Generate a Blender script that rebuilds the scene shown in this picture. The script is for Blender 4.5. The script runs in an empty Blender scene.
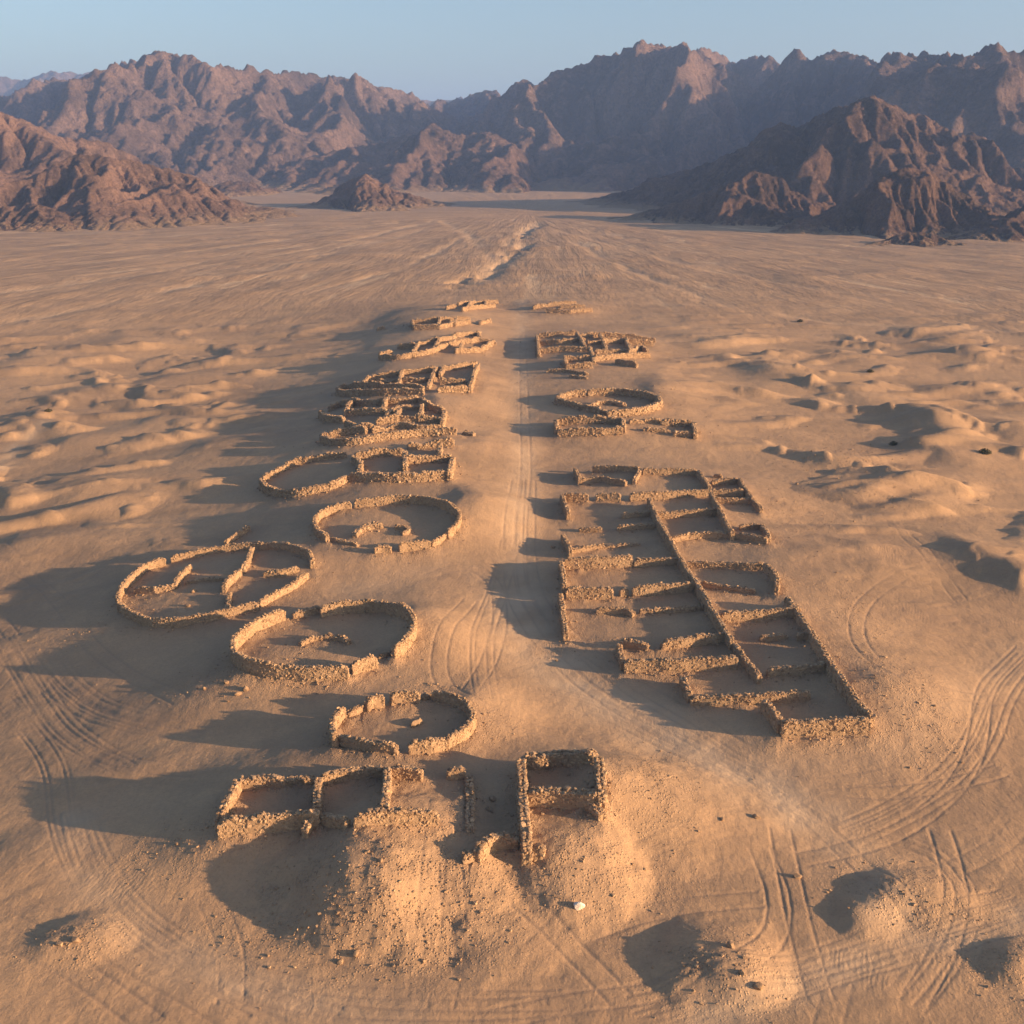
import bpy, math, random
import numpy as np

# ------------------------------------------------------------------ camera, sky, sun, exposure
C = bpy.context.scene.collection
SC = bpy.context.scene
F_PX, CX, CY, PITCH, CAMZ = 1050.0, 512.0, 512.0, math.radians(19.0), 48.0
cam_data = bpy.data.cameras.new("camera")
cam_data.sensor_width = 36.0
cam_data.lens = 36.0 * F_PX / 1024.0
cam_data.clip_start = 0.5
cam_data.clip_end = 20000.0
cam = bpy.data.objects.new("camera", cam_data)
C.objects.link(cam)
cam.location = (0, 0, CAMZ)
cam.rotation_euler = (math.pi / 2 - PITCH, 0, 0)
SC.camera = cam

SUN_EL, SUN_AZ = math.radians(12.0), math.radians(18.0)   # azimuth: clockwise from +X towards the camera
sun_vec = np.array([math.cos(SUN_EL) * math.cos(SUN_AZ), -math.cos(SUN_EL) * math.sin(SUN_AZ), math.sin(SUN_EL)])
world = bpy.data.worlds.new("World")
SC.world = world
world.use_nodes = True
wn = world.node_tree
bg = wn.nodes["Background"]
sky = wn.nodes.new("ShaderNodeTexSky")
sky.sky_type = 'NISHITA'
sky.sun_disc = False
sky.sun_elevation = SUN_EL
sky.sun_rotation = math.pi / 2 + SUN_AZ      # clockwise from +Y
sky.altitude = 600
sky.air_density = 1.0
sky.dust_density = 2.9
sky.ozone_density = 1.9
wn.links.new(sky.outputs[0], bg.inputs[0])
bg.inputs[1].default_value = 0.084
sd = bpy.data.lights.new("sun", 'SUN')
sd.energy = 5.0
sd.angle = math.radians(0.6)
sd.color = (1.0, 0.66, 0.36)
sun = bpy.data.objects.new("sun", sd)
C.objects.link(sun)
import mathutils
sun.rotation_euler = mathutils.Vector(sun_vec.tolist()).to_track_quat('Z', 'Y').to_euler()
sun.location = (200, -100, 150)
SC.view_settings.view_transform = 'Standard'
SC.view_settings.look = 'None'
SC.view_settings.exposure = 1.33
SC.view_settings.gamma = 1.0
SC.render.engine = 'CYCLES'
SC.cycles.max_bounces = 5
SC.cycles.diffuse_bounces = 3
SC.cycles.volume_bounces = 1
SC.cycles.use_denoising = True

# ------------------------------------------------------------------ noise helpers
def hash2(ix, iy, seed=0):
    h = (ix.astype(np.int64) * 374761393 + iy.astype(np.int64) * 668265263 + seed * 1274126177) & 0xFFFFFFFF
    h = ((h ^ (h >> 13)) * 1274126177) & 0xFFFFFFFF
    h = (h ^ (h >> 16)) & 0xFFFFFFFF
    return h
def h01(ix, iy, seed=0):
    return hash2(ix, iy, seed).astype(np.float64) / 4294967296.0
def gnoise(x, y, seed=0):
    """gradient noise, about -1..1"""
    x = np.asarray(x, float); y = np.asarray(y, float)
    ix = np.floor(x); iy = np.floor(y); fx = x - ix; fy = y - iy
    ix = ix.astype(np.int64); iy = iy.astype(np.int64)
    u = fx * fx * fx * (fx * (fx * 6 - 15) + 10); v = fy * fy * fy * (fy * (fy * 6 - 15) + 10)
    def g(i, j, dx, dy):
        a = h01(i, j, seed) * 6.2831853
        return np.cos(a) * dx + np.sin(a) * dy
    a = g(ix, iy, fx, fy); b = g(ix + 1, iy, fx - 1, fy)
    c = g(ix, iy + 1, fx, fy - 1); d = g(ix + 1, iy + 1, fx - 1, fy - 1)
    return ((a + (b - a) * u) * (1 - v) + (c + (d - c) * u) * v) * 1.5
def fbm(x, y, octv=4, seed=0, gain=0.5):
    s = 0; a = 1; f = 1; n = 0
    for o in range(octv):
        s = s + a * gnoise(x * f + 13.7 * o, y * f - 7.3 * o, seed + o); n += a; a *= gain; f *= 2.03
    return s / n
def ridged(x, y, octv=4, seed=0, gain=0.5):
    s = 0; a = 1; f = 1; n = 0
    for o in range(octv):
        s = s + a * (1 - np.abs(gnoise(x * f + 3.1 * o, y * f + 9.2 * o, seed + o))) ** 2; n += a; a *= gain; f *= 2.1
    return s / n
def sstep(a, b, x):
    t = np.clip((x - a) / float(b - a), 0, 1); return t * t * (3 - 2 * t)

# ------------------------------------------------------------------ sight lines: where a point of the picture lies in the world
def ray(px, py):
    cx = (px - CX) / F_PX; cy = (CY - py) / F_PX
    return np.array([cx, math.cos(PITCH) + cy * math.sin(PITCH), -math.sin(PITCH) + cy * math.cos(PITCH)])
def flat(px, py, z=0.0):
    r = ray(px, py); t = (z - CAMZ) / r[2]
    return np.array([r[0] * t, r[1] * t])

# ------------------------------------------------------------------ the site's terrain
def segdist(x, y, pts):
    """distance to a polyline"""
    best = np.full(np.shape(x), 1e9)
    if len(pts) == 1:
        return np.hypot(x - pts[0][0], y - pts[0][1])
    for (ax, ay), (bx, by) in zip(pts[:-1], pts[1:]):
        dx, dy = bx - ax, by - ay; L = dx * dx + dy * dy + 1e-9
        t = np.clip(((x - ax) * dx + (y - ay) * dy) / L, 0, 1)
        best = np.minimum(best, np.hypot(x - ax - t * dx, y - ay - t * dy))
    return best
# broad rises the ruins stand on: (points in the picture, radius m, height m)
RISES = [
    ([(440, 315), (415, 390), (385, 458), (398, 520)], 17, 3.0),
    ([(322, 646)], 15.5, 1.9), ([(215, 588)], 17, 1.3), ([(402, 727)], 9.5, 1.7),
    ([(285, 806), (400, 800), (480, 808), (560, 800)], 8.0, 2.3),
    ([(660, 485), (700, 540), (740, 610), (815, 690)], 13, 1.3),
    ([(610, 510), (615, 610), (670, 655)], 9.5, 0.9),
    ([(590, 345), (610, 402), (625, 428)], 17, 2.2), ([(562, 308)], 15, 1.8),
]
RISES = [([tuple(flat(*p)) for p in pts], r, h) for pts, r, h in RISES]
# single dunes and spoil heaps: (px, py, radius left, radius right, radius in depth, height)
HEAPS = [
    (388, 884, 5.2, 6.4, 5.8, 2.9), (345, 905, 3.5, 3.5, 4, 0.9), (568, 878, 2.8, 4.2, 3.6, 2.1), (500, 905, 3, 4, 5, 0.9),
    (720, 962, 2.5, 3.4, 2.9, 1.25), (748, 975, 1.6, 2.2, 1.8, 0.4), (905, 893, 2.5, 3.4, 2.3, 1.0), (866, 918, 1.7, 2.4, 1.9, 0.7),
    (1012, 964, 1.8, 2.8, 1.9, 0.75), (75, 938, 2.0, 2.6, 1.7, 0.7), (640, 815, 5.0, 9.0, 6.0, 1.1),
    (975, 556, 3.5, 15, 6.0, 1.9), (1010, 578, 3, 9, 4.0, 1.2), (772, 372, 6, 15, 14, 2.2), (925, 420, 5, 15, 10, 2.4),
    (945, 452, 5, 15, 8, 1.8), (965, 352, 8, 22, 16, 2.2), (860, 358, 8, 20, 14, 1.6), (860, 395, 6, 14, 10, 1.3),
    (1018, 428, 4, 9, 8, 1.7), (905, 478, 6, 14, 6, 1.3), (870, 560, 5, 12, 7, 0.8),
    (30, 345, 11, 22, 15, 2.0), (90, 372, 8, 18, 9, 1.7), (170, 362, 8, 20, 10, 1.6), (70, 418, 6, 16, 8, 1.6),
    (160, 402, 6, 16, 6, 1.2), (30, 470, 6, 18, 8, 1.7), (95, 470, 6, 16, 7, 1.2), (215, 432, 6, 14, 8, 1.0),
    (25, 520, 6, 18, 6, 1.4), (230, 345, 10, 20, 12, 1.4), (120, 330, 12, 22, 14, 1.5), (35, 395, 6, 16, 6, 1.2),
    (435, 648, 4, 6, 8, 0.9), (480, 520, 4, 7, 9, 0.9), (800, 560, 7, 14, 10, 1.0), (880, 690, 5, 9, 8, 0.9),
    (490, 400, 5, 8, 14, 1.0), (490, 455, 4, 7, 8, 1.1), (665, 390, 4, 18, 10, 1.0), (700, 340, 6, 22, 14, 0.9),
    (250, 690, 6, 5, 3.4, 0.6), (150, 760, 6, 10, 2.4, 0.35), (40, 850, 4, 9, 4, 0.4),
]
HEAPS += [(413, 630, 2.2, 7.0, 6.5, 0.9), (459, 523, 2.2, 7.5, 7.0, 0.9), (472, 716, 1.8, 5.5, 4.0, 0.7), (312, 566, 2, 6, 5, 0.5), (656, 402, 3, 10, 10, 0.9),
          (448, 457, 2.5, 8, 9, 0.9), (474, 386, 2.5, 8, 9, 0.8), (441, 413, 2.5, 9, 8, 0.8), (600, 795, 1.6, 8, 6, 0.6), (748, 500, 3, 9, 8, 0.6), (790, 600, 3, 9, 8, 0.6), (855, 700, 3, 8, 6, 0.5)]
HEAPS = [(*flat(a, b), rl, rr, ry, h) for a, b, rl, rr, ry, h in HEAPS]
def macro(x, y):
    x = np.asarray(x, float); y = np.asarray(y, float)
    wx = x + 2.2 * fbm(x / 14, y / 14, 2, 5); wy = y + 2.2 * fbm(x / 14, y / 14, 2, 9)
    s = 0
    for pts, r, h in RISES:
        s = s + (h * np.exp(-(segdist(wx, wy, pts) / r) ** 2.5)) ** 3
    z = 0.85 * np.cbrt(s)
    # the site is the back of a broad swell that falls away to the left and, less, to the right
    band = sstep(48, 85, y) * (1 - sstep(260, 420, y))
    z = z - band * (5.4 * sstep(-8, -95, x + 6 * fbm(x / 40, y / 40, 2, 15)) + 1.6 * sstep(40, 95, x))
    rough = fbm(x / 2.6, y / 2.6, 3, 19)
    for cx, cy, rl, rr, ry, h in HEAPS:
        dx = wx - cx
        d2 = (dx / np.where(dx < 0, rl, rr)) ** 2 + ((wy - cy) / ry) ** 2
        if cy < 75: z = z + h * 0.85 * np.clip(1 - d2 / 2.5 * (1 + 0.26 * rough), 0, 1) ** 1.75 * (1 + 0.13 * rough)      # spoil heaps: a clear foot all round
        else: z = z + h * np.exp(-d2 ** 0.85)
    return z
def hit(px, py, up=0.0):
    """where the sight line through a point of the picture meets the ground (or a surface 'up' metres above it)"""
    z = up; p = flat(px, py, z)
    for _ in range(12):
        z = 0.5 * z + 0.5 * (float(macro(p[0], p[1])) + up); p = flat(px, py, z)
    return p

def hummock(x, y):
    """small coppice dunes, long across the slope, in the open ground on both sides"""
    ax = np.abs(x + 4)
    m = sstep(28, 62, ax * 1.0) * sstep(85, 150, y) * (1 - sstep(250, 380, y))
    m = np.clip(m, 0, 1)
    q = fbm(x / 30, y / 30, 2, 25) * 9
    n = fbm((x + q) / 22 + 3, (y + q) / 11, 2, 21)
    n2 = fbm((x + q) / 8, (y - q) / 5, 2, 31)
    b = np.clip(n - 0.02, 0, 1) * 2.7 + np.clip(n2 - 0.10, 0, 1) * 1.7 * sstep(-0.15, 0.2, n)
    return m * b
def micro(x, y):
    far = sstep(200, 600, y)
    z = 0.11 * fbm(x / 6.5, y / 6.5, 3, 41) + 0.5 * fbm(x / 40, y / 30, 2, 43) * (0.4 + far)
    z = z + 0.035 * fbm(x / 1.3, y / 1.3, 3, 47)
    return z

# ------------------------------------------------------------------ mesh helpers
def mesh_obj(name, v, faces, mat, parent=None, smooth=True, attrs=None):
    """faces: int array (n,3|4)"""
    me = bpy.data.meshes.new(name)
    v = np.asarray(v, np.float32); faces = np.asarray(faces, np.int32); n, k = faces.shape
    me.vertices.add(len(v)); me.vertices.foreach_set("co", v.ravel())
    me.loops.add(n * k); me.loops.foreach_set("vertex_index", faces.ravel())
    me.polygons.add(n); me.polygons.foreach_set("loop_start", np.arange(0, n * k, k, dtype=np.int32))
    me.polygons.foreach_set("loop_total", np.full(n, k, np.int32))
    me.polygons.foreach_set("use_smooth", np.full(n, smooth, bool))
    me.update(calc_edges=True)
    for an, av in (attrs or {}).items():
        a = me.attributes.new(an, 'FLOAT', 'POINT'); a.data.foreach_set("value", np.asarray(av, np.float32).ravel())
    me.materials.append(mat)
    o = bpy.data.objects.new(name, me); C.objects.link(o)
    if parent is not None:
        o.parent = parent
    return o
def grid_faces(nr, nc):
    i = np.arange(nr - 1)[:, None] * nc + np.arange(nc - 1)[None, :]
    return np.stack([i, i + 1, i + nc + 1, i + nc], -1).reshape(-1, 4)
def tag(o, label=None, cat=None, group=None, kind=None):
    if label: o['label'] = label
    if cat: o['category'] = cat
    if group: o['group'] = group
    if kind: o['kind'] = kind
    return o

# ------------------------------------------------------------------ materials
class NT:
    def __init__(s, name, rough=0.95):
        s.m = bpy.data.materials.new(name); s.m.use_nodes = True; s.t = s.m.node_tree
        s.b = s.t.nodes["Principled BSDF"]; s.b.inputs["Roughness"].default_value = rough
        s.b.inputs["Specular IOR Level"].default_value = 0.15
        s.geo = s.t.nodes.new("ShaderNodeNewGeometry")
        s.pos = s.geo.outputs["Position"]
    def link(s, a, b): s.t.links.new(a, b)
    def val(s, inp, x):
        if hasattr(x, 'is_output') or isinstance(x, bpy.types.NodeSocket): s.link(x, inp)
        else: inp.default_value = x
    def math(s, op, a, b=0.0, c=None, clamp=False):
        n = s.t.nodes.new("ShaderNodeMath"); n.operation = op; n.use_clamp = clamp
        s.val(n.inputs[0], a); s.val(n.inputs[1], b)
        if c is not None: s.val(n.inputs[2], c)
        return n.outputs[0]
    def noise(s, scale, detail=4, rough=0.55, vec=None, dist=0.0, stretch=None):
        n = s.t.nodes.new("ShaderNodeTexNoise"); n.inputs["Scale"].default_value = scale
        n.inputs["Detail"].default_value = detail; n.inputs["Roughness"].default_value = rough
        n.inputs["Distortion"].default_value = dist
        v = vec or s.pos
        if stretch:
            mp = s.t.nodes.new("ShaderNodeMapping"); s.link(v, mp.inputs[0])
            mp.inputs["Scale"].default_value = stretch[:3]
            if len(stretch) > 3: mp.inputs["Rotation"].default_value = (0, 0, stretch[3])
            v = mp.outputs[0]
        s.link(v, n.inputs["Vector"]); return n.outputs["Fac"]
    def vor(s, scale, feature='F1'):
        n = s.t.nodes.new("ShaderNodeTexVoronoi"); n.inputs["Scale"].default_value = scale; n.feature = feature
        s.link(s.pos, n.inputs["Vector"]); return n
    def ramp(s, f, lo, hi, a=0.0, b=1.0):
        n = s.t.nodes.new("ShaderNodeMapRange"); n.interpolation_type = 'SMOOTHSTEP'
        s.val(n.inputs[0], f); n.inputs[1].default_value = lo; n.inputs[2].default_value = hi
        n.inputs[3].default_value = a; n.inputs[4].default_value = b; return n.outputs[0]
    def mix(s, f, a, b, mode='MIX'):
        n = s.t.nodes.new("ShaderNodeMix"); n.data_type = 'RGBA'; n.blend_type = mode
        s.val(n.inputs[0], f)
        for inp, c in ((n.inputs[6], a), (n.inputs[7], b)):
            if isinstance(c, tuple): inp.default_value = (*c, 1)
            else: s.link(c, inp)
        return n.outputs[2]
    def attr(s, name):
        n = s.t.nodes.new("ShaderNodeAttribute"); n.attribute_name = name; return n.outputs["Fac"]
    def bump(s, h, dist, strength=1.0, prev=None):
        n = s.t.nodes.new("ShaderNodeBump"); n.inputs["Distance"].default_value = dist
        s.val(n.inputs["Strength"], strength); s.link(h, n.inputs["Height"])
        if prev is not None: s.link(prev, n.inputs["Normal"])
        return n.outputs[0]

def sand_material():
    s = NT("sand")
    big = s.noise(0.028, 5, 0.6, dist=0.6)
    mid = s.noise(0.22, 6, 0.65, dist=0.3)
    fine = s.noise(2.4, 6, 0.75)
    grit = s.noise(5.5, 8, 0.85)
    streak = s.noise(0.055, 5, 0.6, stretch=(0.35, 1.6, 1, 0.25), dist=0.4)
    col = s.mix(s.ramp(big, 0.35, 0.65), (0.46, 0.292, 0.170), (0.355, 0.227, 0.138))
    col = s.mix(s.ramp(mid, 0.42, 0.72, 0, 0.55), col, (0.52, 0.325, 0.18))
    col = s.mix(s.ramp(streak, 0.48, 0.66, 0, 0.45), col, (0.27, 0.180, 0.112))
    col = s.mix(s.ramp(fine, 0.35, 0.7, 0, 0.35), col, (0.26, 0.172, 0.108))
    varn = s.noise(0.045, 7, 0.7, dist=1.0)
    col = s.mix(s.ramp(varn, 0.55, 0.68, 0, 0.30), col, (0.235, 0.160, 0.108))
    col = s.mix(s.ramp(grit, 0.50, 0.68, 0, 0.6), col, (0.18, 0.12, 0.078))
    col = s.mix(s.ramp(grit, 0.44, 0.30, 0, 0.45), col, (0.53, 0.37, 0.235))
    col = s.mix(s.math('MULTIPLY', s.attr("track"), 0.75), col, (0.50, 0.355, 0.235))
    col = s.mix(s.math('MULTIPLY', s.attr("rut"), 0.38), col, (0.27, 0.185, 0.13))
    # the outwash fan: channels and bars that spread from the valley mouth
    sx = s.t.nodes.new("ShaderNodeSeparateXYZ"); s.link(s.pos, sx.inputs[0])
    dx = s.math('SUBTRACT', sx.outputs[0], 12.0); dy = s.math('SUBTRACT', 900.0, sx.outputs[1])
    ang = s.math('ARCTAN2', dx, dy); rad = s.math('SQRT', s.math('ADD', s.math('MULTIPLY', dx, dx), s.math('MULTIPLY', dy, dy)))
    cv = s.t.nodes.new("ShaderNodeCombineXYZ"); s.link(s.math('MULTIPLY', ang, 26.0), cv.inputs[0]); s.link(s.math('MULTIPLY', rad, 0.011), cv.inputs[1])
    fan = s.noise(1.0, 8, 0.68, vec=cv.outputs[0], dist=0.35)
    fm = s.ramp(s.math('ADD', sx.outputs[1], s.math('MULTIPLY', s.math('ABSOLUTE', sx.outputs[0]), 0.35)), 290, 460)
    col = s.mix(s.math('MULTIPLY', fm, s.ramp(fan, 0.50, 0.62, 0, 0.6)), col, (0.255, 0.168, 0.105))
    col = s.mix(s.math('MULTIPLY', fm, s.ramp(fan, 0.43, 0.35, 0, 0.75)), col, (0.56, 0.385, 0.235))
    # pebbly ground by the walls and on the heaps
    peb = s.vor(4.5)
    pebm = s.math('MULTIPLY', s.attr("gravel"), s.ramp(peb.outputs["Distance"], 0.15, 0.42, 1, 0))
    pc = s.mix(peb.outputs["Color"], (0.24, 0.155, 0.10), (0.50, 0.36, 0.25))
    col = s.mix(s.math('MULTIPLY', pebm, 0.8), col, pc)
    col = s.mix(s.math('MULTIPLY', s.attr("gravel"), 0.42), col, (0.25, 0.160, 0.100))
    col = s.mix(s.attr("outwash"), col, s.mix(s.noise(0.03, 5, 0.6), (0.36, 0.235, 0.150), (0.43, 0.285, 0.180)))
    col = s.mix(s.attr("wadi"), col, (0.55, 0.38, 0.24))
    s.link(col, s.b.inputs["Base Color"])
    rip = s.noise(0.9, 3, 0.5, stretch=(2.2, 0.8, 1, 0.5), dist=1.0)
    n = s.bump(mid, 0.8, 0.22)
    n = s.bump(rip, 0.07, 0.45, n)
    n = s.bump(s.math('MULTIPLY', fan, fm), 5.0, 0.5, n)
    wv = s.t.nodes.new("ShaderNodeTexWave"); wv.inputs["Scale"].default_value = 0.95; wv.inputs["Distortion"].default_value = 9.0; wv.inputs["Detail"].default_value = 3.0
    wv.inputs["Detail Scale"].default_value = 0.6; wmp = s.t.nodes.new("ShaderNodeMapping"); wmp.inputs["Rotation"].default_value = (0, 0, 0.35); s.link(s.pos, wmp.inputs[0]); s.link(wmp.outputs[0], wv.inputs["Vector"])
    n = s.bump(s.math('MULTIPLY', wv.outputs["Fac"], s.ramp(s.noise(0.06, 5, 0.7), 0.55, 0.68)), 0.012, 0.8, n)
    n = s.bump(fine, 0.07, 0.5, n)
    n = s.bump(grit, 0.035, 0.7, n)
    n = s.bump(s.math('MULTIPLY', pebm, 1.0), 0.12, 0.8, n)
    s.link(n, s.b.inputs["Normal"])
    return s.m
def stone_material():
    s = NT("rubble_stone")
    t = s.attr("tone")
    col = s.mix(s.ramp(t, 0, 1), (0.23, 0.148, 0.090), (0.47, 0.320, 0.195))
    col = s.mix(s.ramp(s.noise(3.0, 5, 0.7), 0.4, 0.7, 0, 0.5), col, (0.43, 0.275, 0.165))
    col = s.mix(s.ramp(s.noise(14.0, 4, 0.7), 0.45, 0.75, 0, 0.5), col, (0.20, 0.13, 0.085))
    s.link(col, s.b.inputs["Base Color"])
    s.link(s.bump(s.noise(16.0, 5, 0.7), 0.05, 0.8), s.b.inputs["Normal"])
    return s.m
def rock_material(name, dark, light, sandc, sc=1.0, zsand=10.0):
    s = NT(name)
    sep = s.t.nodes.new("ShaderNodeSeparateXYZ"); s.link(s.geo.outputs["Normal"], sep.inputs[0])
    pz = s.t.nodes.new("ShaderNodeSeparateXYZ"); s.link(s.pos, pz.inputs[0])
    a = s.noise(0.012 * sc, 6, 0.65, dist=0.5); b = s.noise(0.07 * sc, 6, 0.7); c = s.noise(0.4 * sc, 5, 0.75)
    col = s.mix(s.ramp(a, 0.35, 0.65), dark, light)
    col = s.mix(s.ramp(b, 0.45, 0.7, 0, 0.6), col, tuple(x * 1.35 for x in light))
    col = s.mix(s.ramp(c, 0.4, 0.7, 0, 0.5), col, tuple(x * 0.6 for x in dark))
    scree = s.math('MULTIPLY', s.ramp(sep.outputs[2], 0.80, 0.94), s.ramp(s.math('ADD', pz.outputs[2], s.math('MULTIPLY', b, zsand)), zsand * 0.5, zsand * 1.4, 1, 0))
    col = s.mix(scree, col, sandc)
    s.link(col, s.b.inputs["Base Color"])
    vr = s.vor(0.09 * sc)
    rg = s.noise(0.035 * sc, 9, 0.72, dist=1.2)
    n = s.bump(rg, 20.0 / sc, 0.8); n = s.bump(b, 9.0 / sc, 0.8, n); n = s.bump(vr.outputs["Distance"], 6.0 / sc, 0.6, n); n = s.bump(c, 2.6 / sc, 1.0, n)
    s.link(n, s.b.inputs["Normal"])
    return s.m
SAND = sand_material()
STONE = stone_material()

# ------------------------------------------------------------------ the walls, traced along their tops
random.seed(4); RNG = np.random.default_rng(7)
def stone_templates():
    out = []
    base = []
    for x in (-1, 0, 1):
        for y in (-1, 0, 1):
            for z in (-1, 0, 1):
                if (x, y, z) != (0, 0, 0): base.append((x, y, z))
    idx = {p: i for i, p in enumerate(base)}
    F = []
    for ax in range(3):
        for sgn in (-1, 1):
            u, w = [a for a in range(3) if a != ax]
            for i in (-1, 0):
                for j in (-1, 0):
                    q = []
                    for di, dj in ((0, 0), (1, 0), (1, 1), (0, 1)):
                        p = [0, 0, 0]; p[ax] = sgn; p[u] = i + di; p[w] = j + dj; q.append(idx[tuple(p)])
                    flip = (sgn == 1) == (ax == 1)
                    F.append(q[::-1] if flip else q)
    B = np.array(base, float)
    for k in range(8):
        r = np.linalg.norm(B, axis=1, keepdims=True)
        S = B / r * (0.80 * r ** 0.85 + 0.25)
        S = S + RNG.normal(0, 0.08, S.shape)
        out.append(S * 0.49)
    return out, np.array(F)
TPL, TPF = stone_templates()
def batch_stones(pos, size, squash=0.75, tone=None, yaw=None):
    """pos (n,3), size (n,) -> verts, faces, tone; every stone turned and scaled on its own"""
    n = len(pos)
    V = np.array(TPL)[RNG.integers(0, len(TPL), n)]
    sc = size[:, None] * np.stack([RNG.uniform(0.8, 1.45, n), RNG.uniform(0.75, 1.2, n), squash * RNG.uniform(0.75, 1.25, n)], 1)
    V = V * sc[:, None, :]
    a = (RNG.uniform(0, 6.283, n) if yaw is None else yaw + RNG.normal(0, 0.35, n)); b = RNG.normal(0, 0.22, n); c = RNG.normal(0, 0.22, n)
    def rot(V, ang, i, j):
        ca, sa = np.cos(ang)[:, None], np.sin(ang)[:, None]
        X, Y = V[:, :, i].copy(), V[:, :, j].copy()
        V[:, :, i] = ca * X - sa * Y; V[:, :, j] = sa * X + ca * Y
    rot(V, b, 1, 2); rot(V, c, 0, 2); rot(V, a, 0, 1)
    V = V + pos[:, None, :]
    m = V.shape[1]
    Fc = (TPF[None] + (np.arange(n) * m)[:, None, None]).reshape(-1, 4)
    t = RNG.beta(2.2, 2.2, n) if tone is None else tone
    return V.reshape(-1, 3), Fc, np.repeat(t, m)
FALLEN = []
WALL_SEGS = []          # (ax, ay, bx, by) of every wall, for the sand banked against it
def wall(parent, pts, h=1.5, th=0.62, st=0.18, rag=0.22, skirt=1.0, wname="outer_wall"):
    h *= 0.86; th *= 0.78
    P = np.array([hit(x, y, h * 0.9) for x, y in pts])
    seg = np.hypot(*np.diff(P, axis=0).T); s = np.concatenate([[0], np.cumsum(seg)]); L = s[-1]
    n = max(3, int(L / 0.35) + 1); q = np.linspace(0, L, n)
    if len(pts) > 3:            # rounds the corners of curved walls
        dense = np.linspace(0, L, n * 2); X = np.interp(dense, s, P[:, 0]); Y = np.interp(dense, s, P[:, 1])
        k = max(1, int(1.6 / (L / (n * 2)))); ker = np.ones(2 * k + 1) / (2 * k + 1)
        Xp = np.convolve(np.pad(X, k, mode='reflect', reflect_type='odd'), ker, 'valid'); Yp = np.convolve(np.pad(Y, k, mode='reflect', reflect_type='odd'), ker, 'valid')
        X = np.interp(q, dense, Xp); Y = np.interp(q, dense, Yp)
    else:
        X = np.interp(q, s, P[:, 0]); Y = np.interp(q, s, P[:, 1])
    sd_ = RNG.uniform(0, 500)
    X = X + 0.09 * gnoise(q / 2.2, q * 0 + sd_, 3); Y = Y + 0.09 * gnoise(q / 2.2, q * 0 + sd_ + 9, 4)
    tx, ty = np.gradient(X), np.gradient(Y); tl = np.hypot(tx, ty) + 1e-9; nx, ny = -ty / tl, tx / tl
    Z = macro(X, Y)
    prof = 1 + rag * (gnoise(q / 3.1, q * 0 + sd_, 6) * 1.1 + gnoise(q / 0.9, q * 0 + sd_, 7) * 0.7)
    notch = np.clip(gnoise(q / 5.0, q * 0 + sd_ + 40, 8) - 0.55, 0, 1) * 0.9
    H = h * np.clip(prof - notch, 0.25, 1.35)
    H = H * np.clip(0.75 + np.minimum(q, L - q) / 0.9, 0, 1)
    for i in range(0, n - 1, 3):
        j = min(n - 1, i + 3); WALL_SEGS.append((X[i], Y[i], X[j], Y[j], h * skirt))
    # core of packed earth and stone
    ring = [(-0.60, -0.5), (-0.50, 0.5), (-0.42, 0.99), (0.42, 0.99), (0.50, 0.5), (0.60, -0.5)]
    V = []
    for o, zf in ring:
        oo = o * th * (0.86 + 0.14 * gnoise(q * 1.3, q * 0 + o * 31 + sd_, 12))
        zz = np.where(zf < 0, -0.5, zf * (H - 0.10)) if zf < 0 else zf * (H - 0.10)
        V.append(np.stack([X + nx * oo, Y + ny * oo, Z + zz], 1))
    V = np.stack(V, 1)                        # n,6,3
    R = len(ring); f = []
    i = np.arange(n - 1)
    for k in range(R):
        k2 = (k + 1) % R
        f.append(np.stack([i * R + k, i * R + k2, (i + 1) * R + k2, (i + 1) * R + k], 1))
    f = np.concatenate(f + [np.array([[0, 1, 4, 5], [1, 2, 3, 4], [(n-1)*R+5, (n-1)*R+4, (n-1)*R+1, (n-1)*R], [(n-1)*R+4, (n-1)*R+3, (n-1)*R+2, (n-1)*R+1]])])
    VV = [V.reshape(-1, 3)]; FF = [f]; TT = [np.full(n * R, 0.5)]
    # facing stones in rough courses on both sides and along the top
    pos = []; yaw = []; size = []
    course = st * 0.74
    rows = int(np.ceil((h * 1.35 + 0.2) / course))
    for side in (-1, 1):
        for r in range(rows):
            z = -0.12 + (r + 0.5) * course
            m = int(L / (st * 0.93)) + 1
            u = (np.arange(m) + RNG.uniform(0, 1) + RNG.normal(0, 0.13, m)) * st * 0.93; u = u[(u < L - 0.02) & (u > 0)]
            Hu = np.interp(u, q, H); u = u[z < Hu - 0.02 + RNG.normal(0, 0.05, len(u))]
            if len(u) == 0: continue
            off = side * (th * (0.5 - 0.11 * z / h)) + RNG.normal(0, 0.022, len(u)) - side * 0.100
            xx = np.interp(u, q, X) + np.interp(u, q, nx) * off; yy = np.interp(u, q, Y) + np.interp(u, q, ny) * off
            zz = np.interp(u, q, Z) + z + RNG.normal(0, 0.03, len(u))
            pos.append(np.stack([xx, yy, zz], 1)); yaw.append(np.arctan2(np.interp(u, q, ty), np.interp(u, q, tx)))
            size.append(st * RNG.choice([0.8, 1.0, 1.15, 1.5], len(u), p=[.3, .38, .2, .12]))
    for end in (0.08, L - 0.08):          # stones closing both ends
        for r in range(rows):
            z = -0.1 + (r + 0.5) * course
            if z > np.interp(end, q, H): break
            for off in (-0.17, 0.17):
                pos.append(np.array([[np.interp(end, q, X) + np.interp(end, q, nx) * off, np.interp(end, q, Y) + np.interp(end, q, ny) * off, np.interp(end, q, Z) + z]]))
                yaw.append(np.array([0.0])); size.append(np.array([st * 1.05]))
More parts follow.
